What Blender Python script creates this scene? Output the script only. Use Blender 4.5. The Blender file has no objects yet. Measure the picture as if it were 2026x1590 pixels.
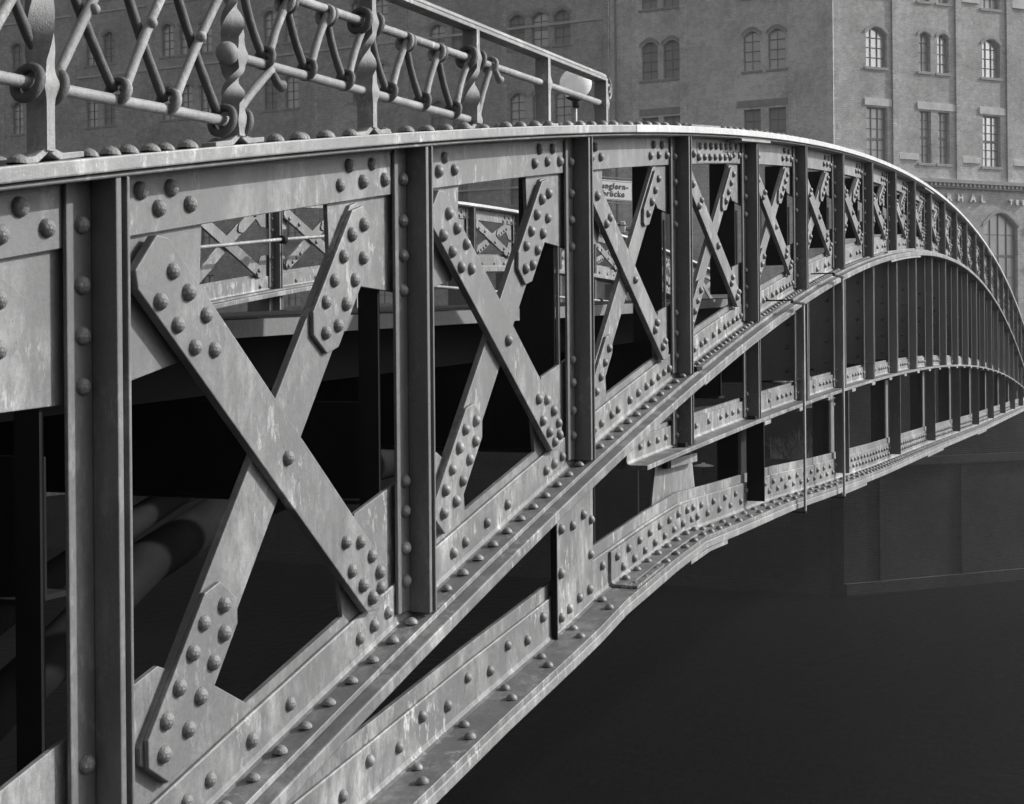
import bpy, bmesh, math, random
from mathutils import Vector, Matrix
random.seed(7)
R = math.radians
SC = bpy.context.scene
COL = SC.collection

# ------------------------------------------------------------------ camera, sky, sun, exposure
PHI = R(23.746)                       # angle between the view and the bridge axis (+X)
CAMX, CAMY, ZC = -2.2995, -1.8831, 10.4   # eye height above the water
cs, sn = math.cos(PHI), math.sin(PHI)
FW = Vector((cs, sn, 0)); RT = Vector((sn, -cs, 0)); UP = Vector((0, 0, 1))
ROLL = 0.009
r_ = (RT * math.cos(ROLL) - UP * math.sin(ROLL)); u_ = (UP * math.cos(ROLL) + RT * math.sin(ROLL))
cam_d = bpy.data.cameras.new('camera'); cam = bpy.data.objects.new('camera', cam_d); COL.objects.link(cam)
m = Matrix((r_, u_, -FW)).transposed().to_4x4(); m.translation = Vector((CAMX, CAMY, ZC)); cam.matrix_world = m
cam_d.sensor_width = 36; cam_d.lens = 2700 / 2026 * 36
cam_d.shift_y = -(795 - 708) / 2026
cam_d.clip_start = 0.05; cam_d.clip_end = 2000
SC.camera = cam

SUN_AZ, SUN_EL = R(-52), R(31.5)        # azimuth from +X, elevation
w = bpy.data.worlds.new('World'); SC.world = w; w.use_nodes = True
nt = w.node_tree; nt.nodes.clear()
sky = nt.nodes.new('ShaderNodeTexSky'); sky.sky_type = 'NISHITA'; sky.sun_disc = False
sky.sun_elevation = SUN_EL; sky.sun_rotation = R(90) - SUN_AZ
sky.dust_density = 5; sky.air_density = 1.0; sky.ozone_density = 1
bw = nt.nodes.new('ShaderNodeRGBToBW'); bg = nt.nodes.new('ShaderNodeBackground'); wo = nt.nodes.new('ShaderNodeOutputWorld')
nt.links.new(sky.outputs[0], bw.inputs[0]); nt.links.new(bw.outputs[0], bg.inputs[0]); nt.links.new(bg.outputs[0], wo.inputs[0])
bg.inputs[1].default_value = 0.09
sd = bpy.data.lights.new('sun', 'SUN'); sd.energy = 2.85; sd.angle = R(0.9); sd.color = (1, .995, .985)
so = bpy.data.objects.new('sun', sd); COL.objects.link(so)
sv = Vector((math.cos(SUN_EL) * math.cos(SUN_AZ), math.cos(SUN_EL) * math.sin(SUN_AZ), math.sin(SUN_EL)))
so.rotation_euler = sv.to_track_quat('Z', 'Y').to_euler(); so.location = (0, 0, 40)
SC.view_settings.view_transform = 'Standard'; SC.view_settings.look = 'None'
SC.view_settings.exposure = 0.55; SC.view_settings.gamma = 1

# ------------------------------------------------------------------ materials
MATS = {}
def newmat(name):
    mt = bpy.data.materials.new(name); mt.use_nodes = True; MATS[name] = mt
    t = mt.node_tree; b = t.nodes['Principled BSDF']
    return mt, t, b
def N(t, kind, **kw):
    n = t.nodes.new(kind)
    for k, v in kw.items():
        if k.startswith('i_'): n.inputs[k[2:].replace('_', ' ')].default_value = v
        else: setattr(n, k, v)
    return n
def noise(t, co, scale, detail=5, rough=.6, stretch=(1, 1, 1), rot=(0, 0, 0)):
    mp = N(t, 'ShaderNodeMapping'); mp.inputs['Scale'].default_value = stretch; mp.inputs['Rotation'].default_value = rot
    t.links.new(co, mp.inputs[0])
    n = N(t, 'ShaderNodeTexNoise'); n.inputs['Scale'].default_value = scale; n.inputs['Detail'].default_value = detail; n.inputs['Roughness'].default_value = rough
    t.links.new(mp.outputs[0], n.inputs[0]); return n.outputs[0]
def ramp(t, fac, stops):
    r = N(t, 'ShaderNodeValToRGB'); e = r.color_ramp.elements
    while len(e) < len(stops): e.new(.5)
    for el, (p, c) in zip(e, stops): el.position = p; el.color = (c, c, c, 1)
    t.links.new(fac, r.inputs[0]); return r.outputs[0]
def mathn(t, op, a, b):
    n = N(t, 'ShaderNodeMath', operation=op)
    for i, v in enumerate((a, b)):
        if isinstance(v, (int, float)): n.inputs[i].default_value = v
        else: t.links.new(v, n.inputs[i])
    return n.outputs[0]
def mix(t, f, a, b):
    n = N(t, 'ShaderNodeMix', data_type='FLOAT')
    for i, v in ((0, f), (2, a), (3, b)):
        if isinstance(v, (int, float)): n.inputs[i].default_value = v
        else: t.links.new(v, n.inputs[i])
    return n.outputs[0]
def paint(name, base, worn, wear=.5, dirt=.5, rough=.5, bump=.25, spots=True):
    """weathered bridge paint: grey coat, chalky rubbed patches, grime on upward faces, fine pitting"""
    mt, t, b = newmat(name)
    co = N(t, 'ShaderNodeTexCoord').outputs['Object']
    big = noise(t, co, 3.2, 8, .68, (1, 1, .55))
    strk = noise(t, co, 10, 7, .72, (1.5, 1.5, .45), (0, R(35), 0))
    fine = noise(t, co, 90, 4, .75)
    pit = noise(t, co, 420, 2, .6)
    a = mathn(t, 'MULTIPLY', ramp(t, big, [(.45, 0), (.62, 1)]), ramp(t, strk, [(.40, .0), (.66, 1)]))
    a = mathn(t, 'MULTIPLY', a, wear * .75)
    cl = N(t, 'ShaderNodeClamp'); t.links.new(a, cl.inputs[0])
    col = mix(t, cl.outputs[0], base, worn)
    col = mathn(t, 'MULTIPLY', col, ramp(t, fine, [(.25, .78), (.7, 1.12)]))
    runs = noise(t, co, 34, 4, .6, (1, 1, .10)); col = mathn(t, 'MULTIPLY', col, ramp(t, runs, [(.32, .93), (.55, 1.0)]))
    brush = noise(t, co, 20, 7, .82, (1.25, 1, .42), (0, R(30), 0)); f2 = mathn(t, 'MULTIPLY', ramp(t, brush, [(.535, 0), (.60, 1)]), ramp(t, noise(t, co, 2.6, 5, .7), [(.47, 0), (.62, 1)]))
    col = mix(t, mathn(t, 'MULTIPLY', f2, wear), col, worn)
    blot = ramp(t, noise(t, co, 1.3, 5, .65, (1, 1, .8)), [(.35, .92), (.65, 1.05)]); col = mathn(t, 'MULTIPLY', col, blot)
    if dirt:
        g = N(t, 'ShaderNodeNewGeometry'); sp = N(t, 'ShaderNodeSeparateXYZ'); t.links.new(g.outputs['True Normal'], sp.inputs[0])
        up = ramp(t, sp.outputs[2], [(.75, 0), (.95, 1)])
        dn = ramp(t, noise(t, co, 14, 6, .7), [(.35, 1), (.7, .45)])
        f = mathn(t, 'MULTIPLY', mathn(t, 'MULTIPLY', up, dn), dirt)
        col = mix(t, f, col, base * .35)
    if spots:
        sps = ramp(t, noise(t, co, 48, 3, .6), [(.69, 0), (.73, 1)])
        col = mix(t, mathn(t, 'MULTIPLY', sps, .45), col, base * .35)
    t.links.new(col, b.inputs['Base Color'])
    b.inputs['Roughness'].default_value = rough
    rr = ramp(t, fine, [(.3, rough - .1), (.7, min(1, rough + .2))]); t.links.new(rr, b.inputs['Roughness'])
    bp = N(t, 'ShaderNodeBump'); bp.inputs['Strength'].default_value = bump; bp.inputs['Distance'].default_value = .004
    hh = mathn(t, 'ADD', mathn(t, 'MULTIPLY', fine, .7), mathn(t, 'MULTIPLY', pit, .35))
    bw2 = N(t, 'ShaderNodeBump'); bw2.inputs['Strength'].default_value = .35; bw2.inputs['Distance'].default_value = .012
    t.links.new(noise(t, co, 4.5, 3, .5), bw2.inputs['Height']); t.links.new(bw2.outputs[0], bp.inputs['Normal'])
    t.links.new(hh, bp.inputs['Height']); t.links.new(bp.outputs[0], b.inputs['Normal'])
    return mt
def plain(name, c, rough=.7, var=.15, scale=8, bump=0, spec=.5):
    mt, t, b = newmat(name)
    co = N(t, 'ShaderNodeTexCoord').outputs['Object']
    n = noise(t, co, scale, 6, .65)
    t.links.new(ramp(t, n, [(.3, c * (1 - var)), (.7, c * (1 + var))]), b.inputs['Base Color'])
    b.inputs['Roughness'].default_value = rough; b.inputs['Specular IOR Level'].default_value = spec
    if bump:
        bp = N(t, 'ShaderNodeBump'); bp.inputs['Strength'].default_value = bump; bp.inputs['Distance'].default_value = .01
        t.links.new(n, bp.inputs['Height']); t.links.new(bp.outputs[0], b.inputs['Normal'])
    return mt
def brick(name, c1, c2, mortar, var=.35, spec=.2):
    """brick courses in the wall's own x/z plane"""
    mt, t, b = newmat(name)
    co = N(t, 'ShaderNodeTexCoord').outputs['Object']
    sp = N(t, 'ShaderNodeSeparateXYZ'); t.links.new(co, sp.inputs[0])
    cb = N(t, 'ShaderNodeCombineXYZ'); t.links.new(mathn(t, 'ADD', sp.outputs[0], sp.outputs[1]), cb.inputs[0]); t.links.new(sp.outputs[2], cb.inputs[1])
    br = N(t, 'ShaderNodeTexBrick'); t.links.new(cb.outputs[0], br.inputs[0])
    br.inputs['Scale'].default_value = 1; br.inputs['Brick Width'].default_value = .25; br.inputs['Row Height'].default_value = .085
    br.inputs['Mortar Size'].default_value = .013; br.inputs['Mortar Smooth'].default_value = .3; br.inputs['Bias'].default_value = -.1
    for k, v in (('Color1', c1), ('Color2', c2), ('Mortar', mortar)): br.inputs[k].default_value = (v, v, v, 1)
    big = ramp(t, noise(t, co, .35, 8, .7), [(.3, 1 - var), (.7, 1 + var)])
    mid = ramp(t, noise(t, co, 3.5, 8, .8), [(.32, .72), (.68, 1.24)])
    spk = ramp(t, noise(t, co, 7.5, 2, .5, (1, 1, 2.6)), [(.62, 1), (.72, 1.5)])
    bwn = N(t, 'ShaderNodeRGBToBW'); t.links.new(br.outputs[0], bwn.inputs[0])
    col = mathn(t, 'MULTIPLY', mathn(t, 'MULTIPLY', mathn(t, 'MULTIPLY', bwn.outputs[0], big), mid), spk)
    t.links.new(col, b.inputs['Base Color']); b.inputs['Roughness'].default_value = .9; b.inputs['Specular IOR Level'].default_value = spec
    return mt
M_PAINT = paint('bridge_paint', .165, .46, .85, .55, .48)
M_EDGE = paint('rubbed_flange_paint', .235, .62, 1.0, .25, .42, .4)
M_WHITE = paint('glare_flange_paint', .56, .88, .8, .0, .33, .3, spots=False)  # sky glare on the far flange painted in as near-white, with rubbed patches
M_CHORD = paint('grimy_chord_paint', .158, .50, 1.25, .7, .48, .35)
M_POST = paint('post_paint', .145, .34, .4, .4, .5)
M_RAIL = paint('railing_iron', .25, .56, .95, 0, .6, .7, spots=False)
M_POST2 = paint('hazed_post_paint', .25, .4, .3, .3, .55)  # post paint lightened to carry haze on the more distant posts
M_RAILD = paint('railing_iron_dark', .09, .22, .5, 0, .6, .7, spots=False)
M_DARK = plain('shaded_dark_iron', .010, .75, .3, 5, 0, .2)  # shade under the deck and behind posts coloured in; also plain dark fittings
M_FASC = paint('deck_edge_paint', .20, .34, .5, .2, .6)
M_BRICK = brick('warehouse_brick', .52, .42, .60)
M_BRICKP = brick('brightened_brick', .86, .74, .93)  # same brick, lightened so the sunless left wall comes closer to the right
M_BRICKL = brick('old_brick', .58, .46, .66)
M_QUAY = brick('shaded_quay_brick', .016, .006, .045, .5, .05)  # deep shade at the foot of the buildings put into near-black brick
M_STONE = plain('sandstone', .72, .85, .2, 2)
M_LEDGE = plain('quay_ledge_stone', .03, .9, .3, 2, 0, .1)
M_PIPE = plain('pipe_coating', .016, .85, .5, 6, 0, .15)
M_FRAME = plain('window_frame_paint', .34, .6, .1)  # lightened towards the wall tone to suggest haze
M_TRIM = plain('hazed_brick_trim', .42, .9, .2, 3)  # trim brought close to the brick tone, haze put into the colour
M_GLASS_D, _t, _b = newmat('dim_window_glass'); _b.inputs['Base Color'].default_value = (.4, .4, .4, 1); _b.inputs['Roughness'].default_value = .25
def glass(name, c, metal, rough):
    m_ = plain(name, c, rough, .12, 1.2); m_.node_tree.nodes['Principled BSDF'].inputs['Metallic'].default_value = metal; return m_
M_GLASS_L = glass('pale_window_glass', .92, .75, .22)
M_GLASS_M = glass('grey_window_glass', .62, .4, .3)  # toned towards the wall so distant panes look hazed
M_SIGNW = plain('enamel_white', .66, .35, .03)
M_SIGNG = plain('enamel_grey', .18, .4, .05)
M_INK = plain('sign_ink', .03, .5, .05)
M_LETTER = plain('white_facade_letters', .97, .6, .05)
M_GLOBE = plain('opal_glass', .86, .3, .02)
M_OPAL, t, b = newmat('opal_globe'); td = N(t, 'ShaderNodeBsdfDiffuse'); tt = N(t, 'ShaderNodeBsdfTranslucent'); tm = N(t, 'ShaderNodeMixShader')
for q in (td, tt): q.inputs[0].default_value = (.97, .97, .97, 1)
t.links.new(td.outputs[0], tm.inputs[1]); t.links.new(tt.outputs[0], tm.inputs[2]); t.links.new(tm.outputs[0], t.nodes['Material Output'].inputs[0])
M_BOAT = plain('boat_gelcoat', .7, .4, .05)
M_LEAF = plain('foliage', .42, .7, .5, 3)
M_BARK = plain('bark', .06, .9, .3, 6)
M_GROUND = plain('far_bank_paving', .06, .9, .3, 1)
mt, t, b = newmat('canal_water'); M_WATER = mt
b.inputs['Base Color'].default_value = (.002, .002, .002, 1); b.inputs['Roughness'].default_value = .3; b.inputs['Specular IOR Level'].default_value = .05
co = N(t, 'ShaderNodeTexCoord').outputs['Object']; bp = N(t, 'ShaderNodeBump'); bp.inputs['Strength'].default_value = .5; bp.inputs['Distance'].default_value = .1
t.links.new(noise(t, co, 1.6, 4, .6), bp.inputs['Height']); t.links.new(bp.outputs[0], b.inputs['Normal'])

# ------------------------------------------------------------------ mesh helpers
class MB:
    def __init__(s): s.v = []; s.f = []
    def add(s, vs, fs):
        o = len(s.v); s.v += [tuple(v) for v in vs]; s.f += [tuple(i + o for i in f) for f in fs]; return s
    def box(s, x0, x1, y0, y1, z0, z1):
        return s.add([(x0, y0, z0), (x1, y0, z0), (x1, y1, z0), (x0, y1, z0), (x0, y0, z1), (x1, y0, z1), (x1, y1, z1), (x0, y1, z1)],
                     [(0, 3, 2, 1), (4, 5, 6, 7), (0, 1, 5, 4), (1, 2, 6, 5), (2, 3, 7, 6), (3, 0, 4, 7)])
    def slab(s, x0, x1, y0, y1, zb, zt):
        """box whose bottom and top follow functions of x"""
        s.add([(x0, y0, zb(x0)), (x1, y0, zb(x1)), (x1, y1, zb(x1)), (x0, y1, zb(x0)), (x0, y0, zt(x0)), (x1, y0, zt(x1)), (x1, y1, zt(x1)), (x0, y1, zt(x0))],
              [(0, 3, 2, 1), (4, 5, 6, 7), (0, 1, 5, 4), (1, 2, 6, 5), (2, 3, 7, 6), (3, 0, 4, 7)]); return s
    def prism(s, poly, y0, y1):
        """polygon in (x, z), between y0 and y1"""
        n = len(poly)
        s.add([(x, y0, z) for x, z in poly] + [(x, y1, z) for x, z in poly],
              [tuple(range(n)), tuple(range(2 * n - 1, n - 1, -1))] + [(i, i + n, (i + 1) % n + n, (i + 1) % n) for i in range(n)]); return s
    def sweep(s, prof, xs, zf):
        """profile polygon [(y, dz)] carried along x on the curve zf"""
        n = len(prof); vs = []
        for x in xs:
            z = zf(x); vs += [(x, y, z + d) for y, d in prof]
        fs = [tuple(range(n - 1, -1, -1)), tuple(range((len(xs) - 1) * n, len(xs) * n))]
        for k in range(len(xs) - 1):
            for i in range(n):
                j = (i + 1) % n; a = k * n
                fs.append((a + i, a + j, a + n + j, a + n + i))
        return s.add(vs, fs)
    def tube(s, path, r, n=10, cap=True):
        path = [Vector(p) for p in path]; rs = r if isinstance(r, (list, tuple)) else [r] * len(path)
        vs = []; prev = None
        for i, p in enumerate(path):
            d = (path[min(i + 1, len(path) - 1)] - path[max(i - 1, 0)]).normalized()
            if prev is None: a = d.orthogonal().normalized()
            else: a = (prev - d * prev.dot(d)).normalized()
            prev = a; b_ = d.cross(a)
            for k in range(n):
                q = 2 * math.pi * k / n
                vs.append(p + (a * math.cos(q) + b_ * math.sin(q)) * rs[i])
        fs = []
        for i in range(len(path) - 1):
            for k in range(n):
                j = (k + 1) % n; fs.append((i * n + k, i * n + j, (i + 1) * n + j, (i + 1) * n + k))
        if cap: fs += [tuple(range(n - 1, -1, -1)), tuple(range((len(path) - 1) * n, len(path) * n))]
        return s.add(vs, fs)
    def ball(s, c, r, n=14, m_=8, sc=(1, 1, 1)):
        vs = []; fs = []
        for i in range(1, m_):
            th = math.pi * i / m_
            for k in range(n):
                q = 2 * math.pi * k / n
                vs.append((c[0] + r * sc[0] * math.sin(th) * math.cos(q), c[1] + r * sc[1] * math.sin(th) * math.sin(q), c[2] + r * sc[2] * math.cos(th)))
        vs.append((c[0], c[1], c[2] + r * sc[2])); vs.append((c[0], c[1], c[2] - r * sc[2])); T_, B_ = len(vs) - 2, len(vs) - 1
        for i in range(m_ - 2):
            for k in range(n): fs.append((i * n + k, (i + 1) * n + k, (i + 1) * n + (k + 1) % n, i * n + (k + 1) % n))
        for k in range(n): fs.append((T_, k, (k + 1) % n)); fs.append((B_, (m_ - 2) * n + (k + 1) % n, (m_ - 2) * n + k))
        return s.add(vs, fs)
    def mesh(s, name, mat, smooth=False):
        me = bpy.data.meshes.new(name); me.from_pydata(s.v, [], s.f)
        bm = bmesh.new(); bm.from_mesh(me); bmesh.ops.recalc_face_normals(bm, faces=bm.faces); bm.to_mesh(me); bm.free()
        me.materials.append(mat)
        if smooth: me.polygons.foreach_set('use_smooth', [True] * len(me.polygons))
        return me
    def build(s, name, mat, parent=None, smooth=False, bevel=0, seg=2):
        return link(name, s.mesh(name, mat, smooth), parent, bevel, seg)
def link(name, me, parent=None, bevel=0, seg=2):
    o = bpy.data.objects.new(name, me); COL.objects.link(o)
    if parent: o.parent = parent
    if bevel:
        md = o.modifiers.new('bevel', 'BEVEL'); md.width = bevel; md.segments = seg; md.limit_method = 'ANGLE'; md.angle_limit = R(40)
        md.harden_normals = False
    return o
def empty(name, loc, label=None, cat=None, group=None, rot=0):
    o = bpy.data.objects.new(name, None); COL.objects.link(o); o.location = loc; o.rotation_euler = (0, 0, rot); o.empty_display_size = .2
    return tag(o, label, cat, group)
def tag(o, label=None, cat=None, group=None, kind=None):
    for k, v in (('label', label), ('category', cat), ('group', group), ('kind', kind)):
        if v: o[k] = v
    return o
def dome_mesh(nm, mat, n=14):
    prof = [(1.0, 0), (.98, .18), (.85, .45), (.60, .70), (.30, .86)]
    mb = MB(); vs = []; fs = []
    for r, h in prof:
        for k in range(n):
            q = 2 * math.pi * k / n; vs.append((r * math.cos(q), r * math.sin(q), h))
    vs.append((0, 0, .91))
    for i in range(len(prof) - 1):
        for k in range(n): fs.append((i * n + k, i * n + (k + 1) % n, (i + 1) * n + (k + 1) % n, (i + 1) * n + k))
    l = (len(prof) - 1) * n
    for k in range(n): fs.append((l + k, l + (k + 1) % n, len(vs) - 1))
    mb.add(vs, fs); return mb.mesh(nm, mat, True), vs, fs

# ------------------------------------------------------------------ the bridge: measured curves (x along the bridge, z from eye level)
L = 1.4
def pol(c, x):
    u = (x - 16) / 16; r = 0
    for k in c: r = r * u + k
    return r
def fT(x): return pol((-0.0428, 0.0429, -1.3812, 0.0313, 1.8873), x)
def fM(x): return pol((0.0239, 0.1568, -2.087, 0.181, 1.2378), x)
def fD(x): return pol((0.0179, -0.0026, -0.648, -0.0664, -0.1373), x)
BP = [(-3, -1.80), (0, -1.42), (1.135, -1.265), (1.809, -1.166), (2.634, -1.06), (3.0, -.995), (3.704, -.921), (4.206, -.881), (4.925, -.893), (6.198, -.905), (7.586, -.945), (9.994, -.993), (14.206, -1.042), (19.725, -1.129), (29.858, -1.227), (36, -1.32)]
def interp(P, x):
    if x <= P[0][0]: return P[0][1]
    for (a, za), (b_, zb) in zip(P, P[1:]):
        if x <= b_: return za + (zb - za) * (x - a) / (b_ - a)
    return P[-1][1]
def fB(x): return interp(BP, x)
DK = [(-3, -.10), (1.15, .128), (2.75, .2), (4.5, .28), (8, .45), (12.8, .654), (16.3, .715), (20, .735), (23.2, .70), (26.5, .616), (31, .4), (36, .05)]
def fK(x): return sum(interp(DK, x + d) for d in (-.8, -.4, 0, .4, .8)) / 5
def legT(x): return fT(x) - .135
def legM(x): return fM(x) + .125
def rng(a, b_, st):
    n = max(1, int(round((b_ - a) / st))); return [a + (b_ - a) * i / n for i in range(n + 1)]
X0, X1 = -3.0, 36.0
YC = .105                              # mid plane of the near truss
FAR = 5.13                             # offset of the far truss

bridge = empty('arch_bridge', (0, 0, ZC), 'riveted grey iron arch bridge with crossed braces between its arched chords, in the foreground', 'bridge')
RIV = []                               # (pos, axis, radius)
def riv(x, y, z, ax='y', r=.0205): RIV.append((x, y, z, ax, r))

def mirror(p): return [(2 * YC - y, z) for y, z in reversed(p)]
def fil(y0, y1, z0, z1): pass
# top chord: two angles and a cover plate
TA = [(0.0, 0.0), (.074, 0), (.082, -.004), (.084, -.012), (.084, -.135), (.096, -.135), (.096, .012), (0.0, .012), (-.004, .006)]
xs = rng(X0, X1, .35)
topc = MB(); topc.sweep(TA, xs, fT); topc.sweep(mirror(TA), xs, fT); topc.build('top_chord', M_PAINT, bridge, bevel=.002, seg=1)
PL = [(-.016, .013), (2 * YC + .016, .013), (2 * YC + .016, .046), (-.016, .046)]
MB().sweep(PL, rng(X0, 3.3, .3), fT).build('flange_plate', M_EDGE, bridge, bevel=.004)
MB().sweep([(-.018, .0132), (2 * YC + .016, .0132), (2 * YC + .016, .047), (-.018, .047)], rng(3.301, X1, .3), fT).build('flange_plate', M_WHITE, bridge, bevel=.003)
for a, b_ in ((5.15, 5.85), (13.3, 14.1), (21.6, 22.4)):
    MB().sweep([(-.012, -.016), (.07, -.016), (.07, -.001), (-.012, -.001)], rng(a, b_, .3), fT).build('splice_plate', M_EDGE, bridge, bevel=.002)
MB().sweep([(.0, .0475), (.21, .0475), (.21, .058), (.0, .058)], rng(4.2, 4.75, .3), fT).build('splice_plate', M_PAINT, bridge, bevel=.002)
# middle chord
MA = [(0, 0), (0, -.018), (.096, -.018), (.096, .125), (.088, .127), (.084, .122), (.084, .016), (.080, .004), (.070, 0)]
mc = MB(); mc.sweep(MA, xs, fM); mc.sweep(mirror(MA), xs, fM); mc.build('middle_chord', M_CHORD, bridge, bevel=.002, seg=1)
MB().sweep([(-.042, -.062), (2 * YC + .04, -.062), (2 * YC + .04, -.019), (-.042, -.019)], xs, fM).build('chord_plate', M_CHORD, bridge, bevel=.005)
MB().sweep([(YC - .007, 0), (YC + .007, 0), (YC + .007, .155), (YC - .007, .155)], xs, fM).build('chord_web', M_PAINT, bridge)
MB().sweep([(-.03, -.08), (.2, -.08), (.2, -.063), (-.03, -.063)], rng(4.3, 6.4, .3), fM).build('splice_plate', M_EDGE, bridge, bevel=.003)
MB().sweep([(-.046, -.082), (.2, -.082), (.2, -.063), (-.046, -.063)], rng(10.5, 12.6, .3), fM).build('splice_plate', M_EDGE, bridge, bevel=.003)
MB().sweep([(-.0, .001), (.075, .001), (.075, .014), (-.0, .014)], rng(10.6, 12.5, .3), fM).build('splice_plate', M_EDGE, bridge, bevel=.003)
# deck chord (starts beside the third post)
DA = [(-.012, 0), (-.012, -.022), (.096, -.022), (.096, .105), (.084, .105), (.084, .014), (.078, .003), (.068, 0)]
xd = rng(3.42, X1, .35)
dc = MB(); dc.sweep(DA, xd, fD); dc.sweep(mirror(DA), xd, fD); dc.build('deck_chord', M_CHORD, bridge, bevel=.002, seg=1)
MB().sweep([(YC - .007, -.02), (YC + .007, -.02), (YC + .007, .125), (YC - .007, .125)], xd, fD).build('chord_web', M_CHORD, bridge)
for k in range(6, 34):
    x = 5.6 + (k - 6) * .98
    if x < 33: MB().slab(x, x + .16, -.02, .06, lambda q: fD(q) - .045, lambda q: fD(q) - .0225).build('clip_plate', M_EDGE, bridge, bevel=.003)
# bottom chord
xb = sorted(set(rng(X0, X1, .3) + [3.0, 4.206, 3.704]))
BA = [(-.055, 0), (-.055, -.022), (.096, -.022), (.096, .158), (.088, .160), (.084, .155), (.084, .018), (.079, .005), (.066, 0)]
bc = MB(); bc.sweep(BA, xb, fB); bc.sweep(mirror(BA), xb, fB); bc.build('bottom_chord', M_CHORD, bridge, bevel=.002, seg=1)
MB().sweep([(-.058, -.062), (.27, -.062), (.27, -.023), (-.058, -.023)], xb, fB).build('chord_plate', M_EDGE, bridge, bevel=.005)
MB().sweep([(YC - .008, 0), (YC + .008, 0), (YC + .008, .208), (YC - .008, .208)], xb, fB).build('chord_web', M_CHORD, bridge, bevel=.002)
for a, b_ in ((3.95, 4.62), (7.9, 9.0), (13.0, 14.5), (19, 20.5)):
    MB().sweep([(-.052, -.085), (.25, -.085), (.25, -.063), (-.052, -.063)], rng(a, b_, .3), fB).build('splice_plate', M_EDGE, bridge, bevel=.003)
SP = [(-.02, .001), (.06, .001), (.0725, .012), (.0725, .188), (.0835, .188), (.0835, .02), (.07, .0005)]
SP = [(-.01, .0005), (-.01, .013), (.060, .013), (.071, .022), (.071, .150), (.0838, .150), (.0838, .0005)]
MB().sweep(SP, rng(3.17, 4.35, .2), fB).build('splice_angle', M_CHORD, bridge, bevel=.003)
MB().slab(3.17, 3.55, -.045, -.0105, lambda q: fB(q) + .0006, lambda q: fB(q) + .012).build('splice_plate', M_CHORD, bridge, bevel=.002)
# bright plate that joins middle and bottom chord under the third post
MB().prism([(2.53, fB(2.53) + .02), (2.94, fB(2.94) + .02), (2.94, fM(2.94) - .066), (2.53, fM(2.53) - .066)], .066, .0825).build('web_plate', M_CHORD, bridge, bevel=.003)
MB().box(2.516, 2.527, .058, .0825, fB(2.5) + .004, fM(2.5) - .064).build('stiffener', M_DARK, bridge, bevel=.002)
for (x, z) in ((2.58, -.66), (2.70, -.66), (2.82, -.63), (2.91, -.66), (2.575, -.83), (2.66, -.98), (2.77, -.955), (2.885, -.94), (2.575, -1.0), (2.9, -.80)): riv(x, .066, z)
# trapezoid hanger bracket
MB().prism([(4.02, -.50), (4.62, -.50), (4.70, -.74), (3.92, -.78)], .14, .155).build('hanger_bracket', M_PAINT, bridge, bevel=.003)
MB().box(4.10, 4.56, .09, .139, -.545, -.50).build('bracket_angle', M_PAINT, bridge, bevel=.003)
for x in (4.08, 4.2, 4.33, 4.46, 4.57): MB().tube([(x, .11, -.505), (x, .11, -.545)], .016, 6).build('bolt', M_DARK, bridge)
for x in (4.10, 4.22): MB().tube([(x, .03, fD(x)), (x, .03, fD(x) + .022)], .026, 6).build('bolt', M_DARK, bridge)
MB().tube([(5.52, .03, fD(5.52)), (5.52, .03, fD(5.52) + .02)], .024, 6).build('bolt', M_DARK, bridge)
MB().box(4.22, 4.32, -.01, .05, fM(4.27) + .001, fM(4.27) + .022).build('clip_plate', M_DARK, bridge, bevel=.003)

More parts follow.
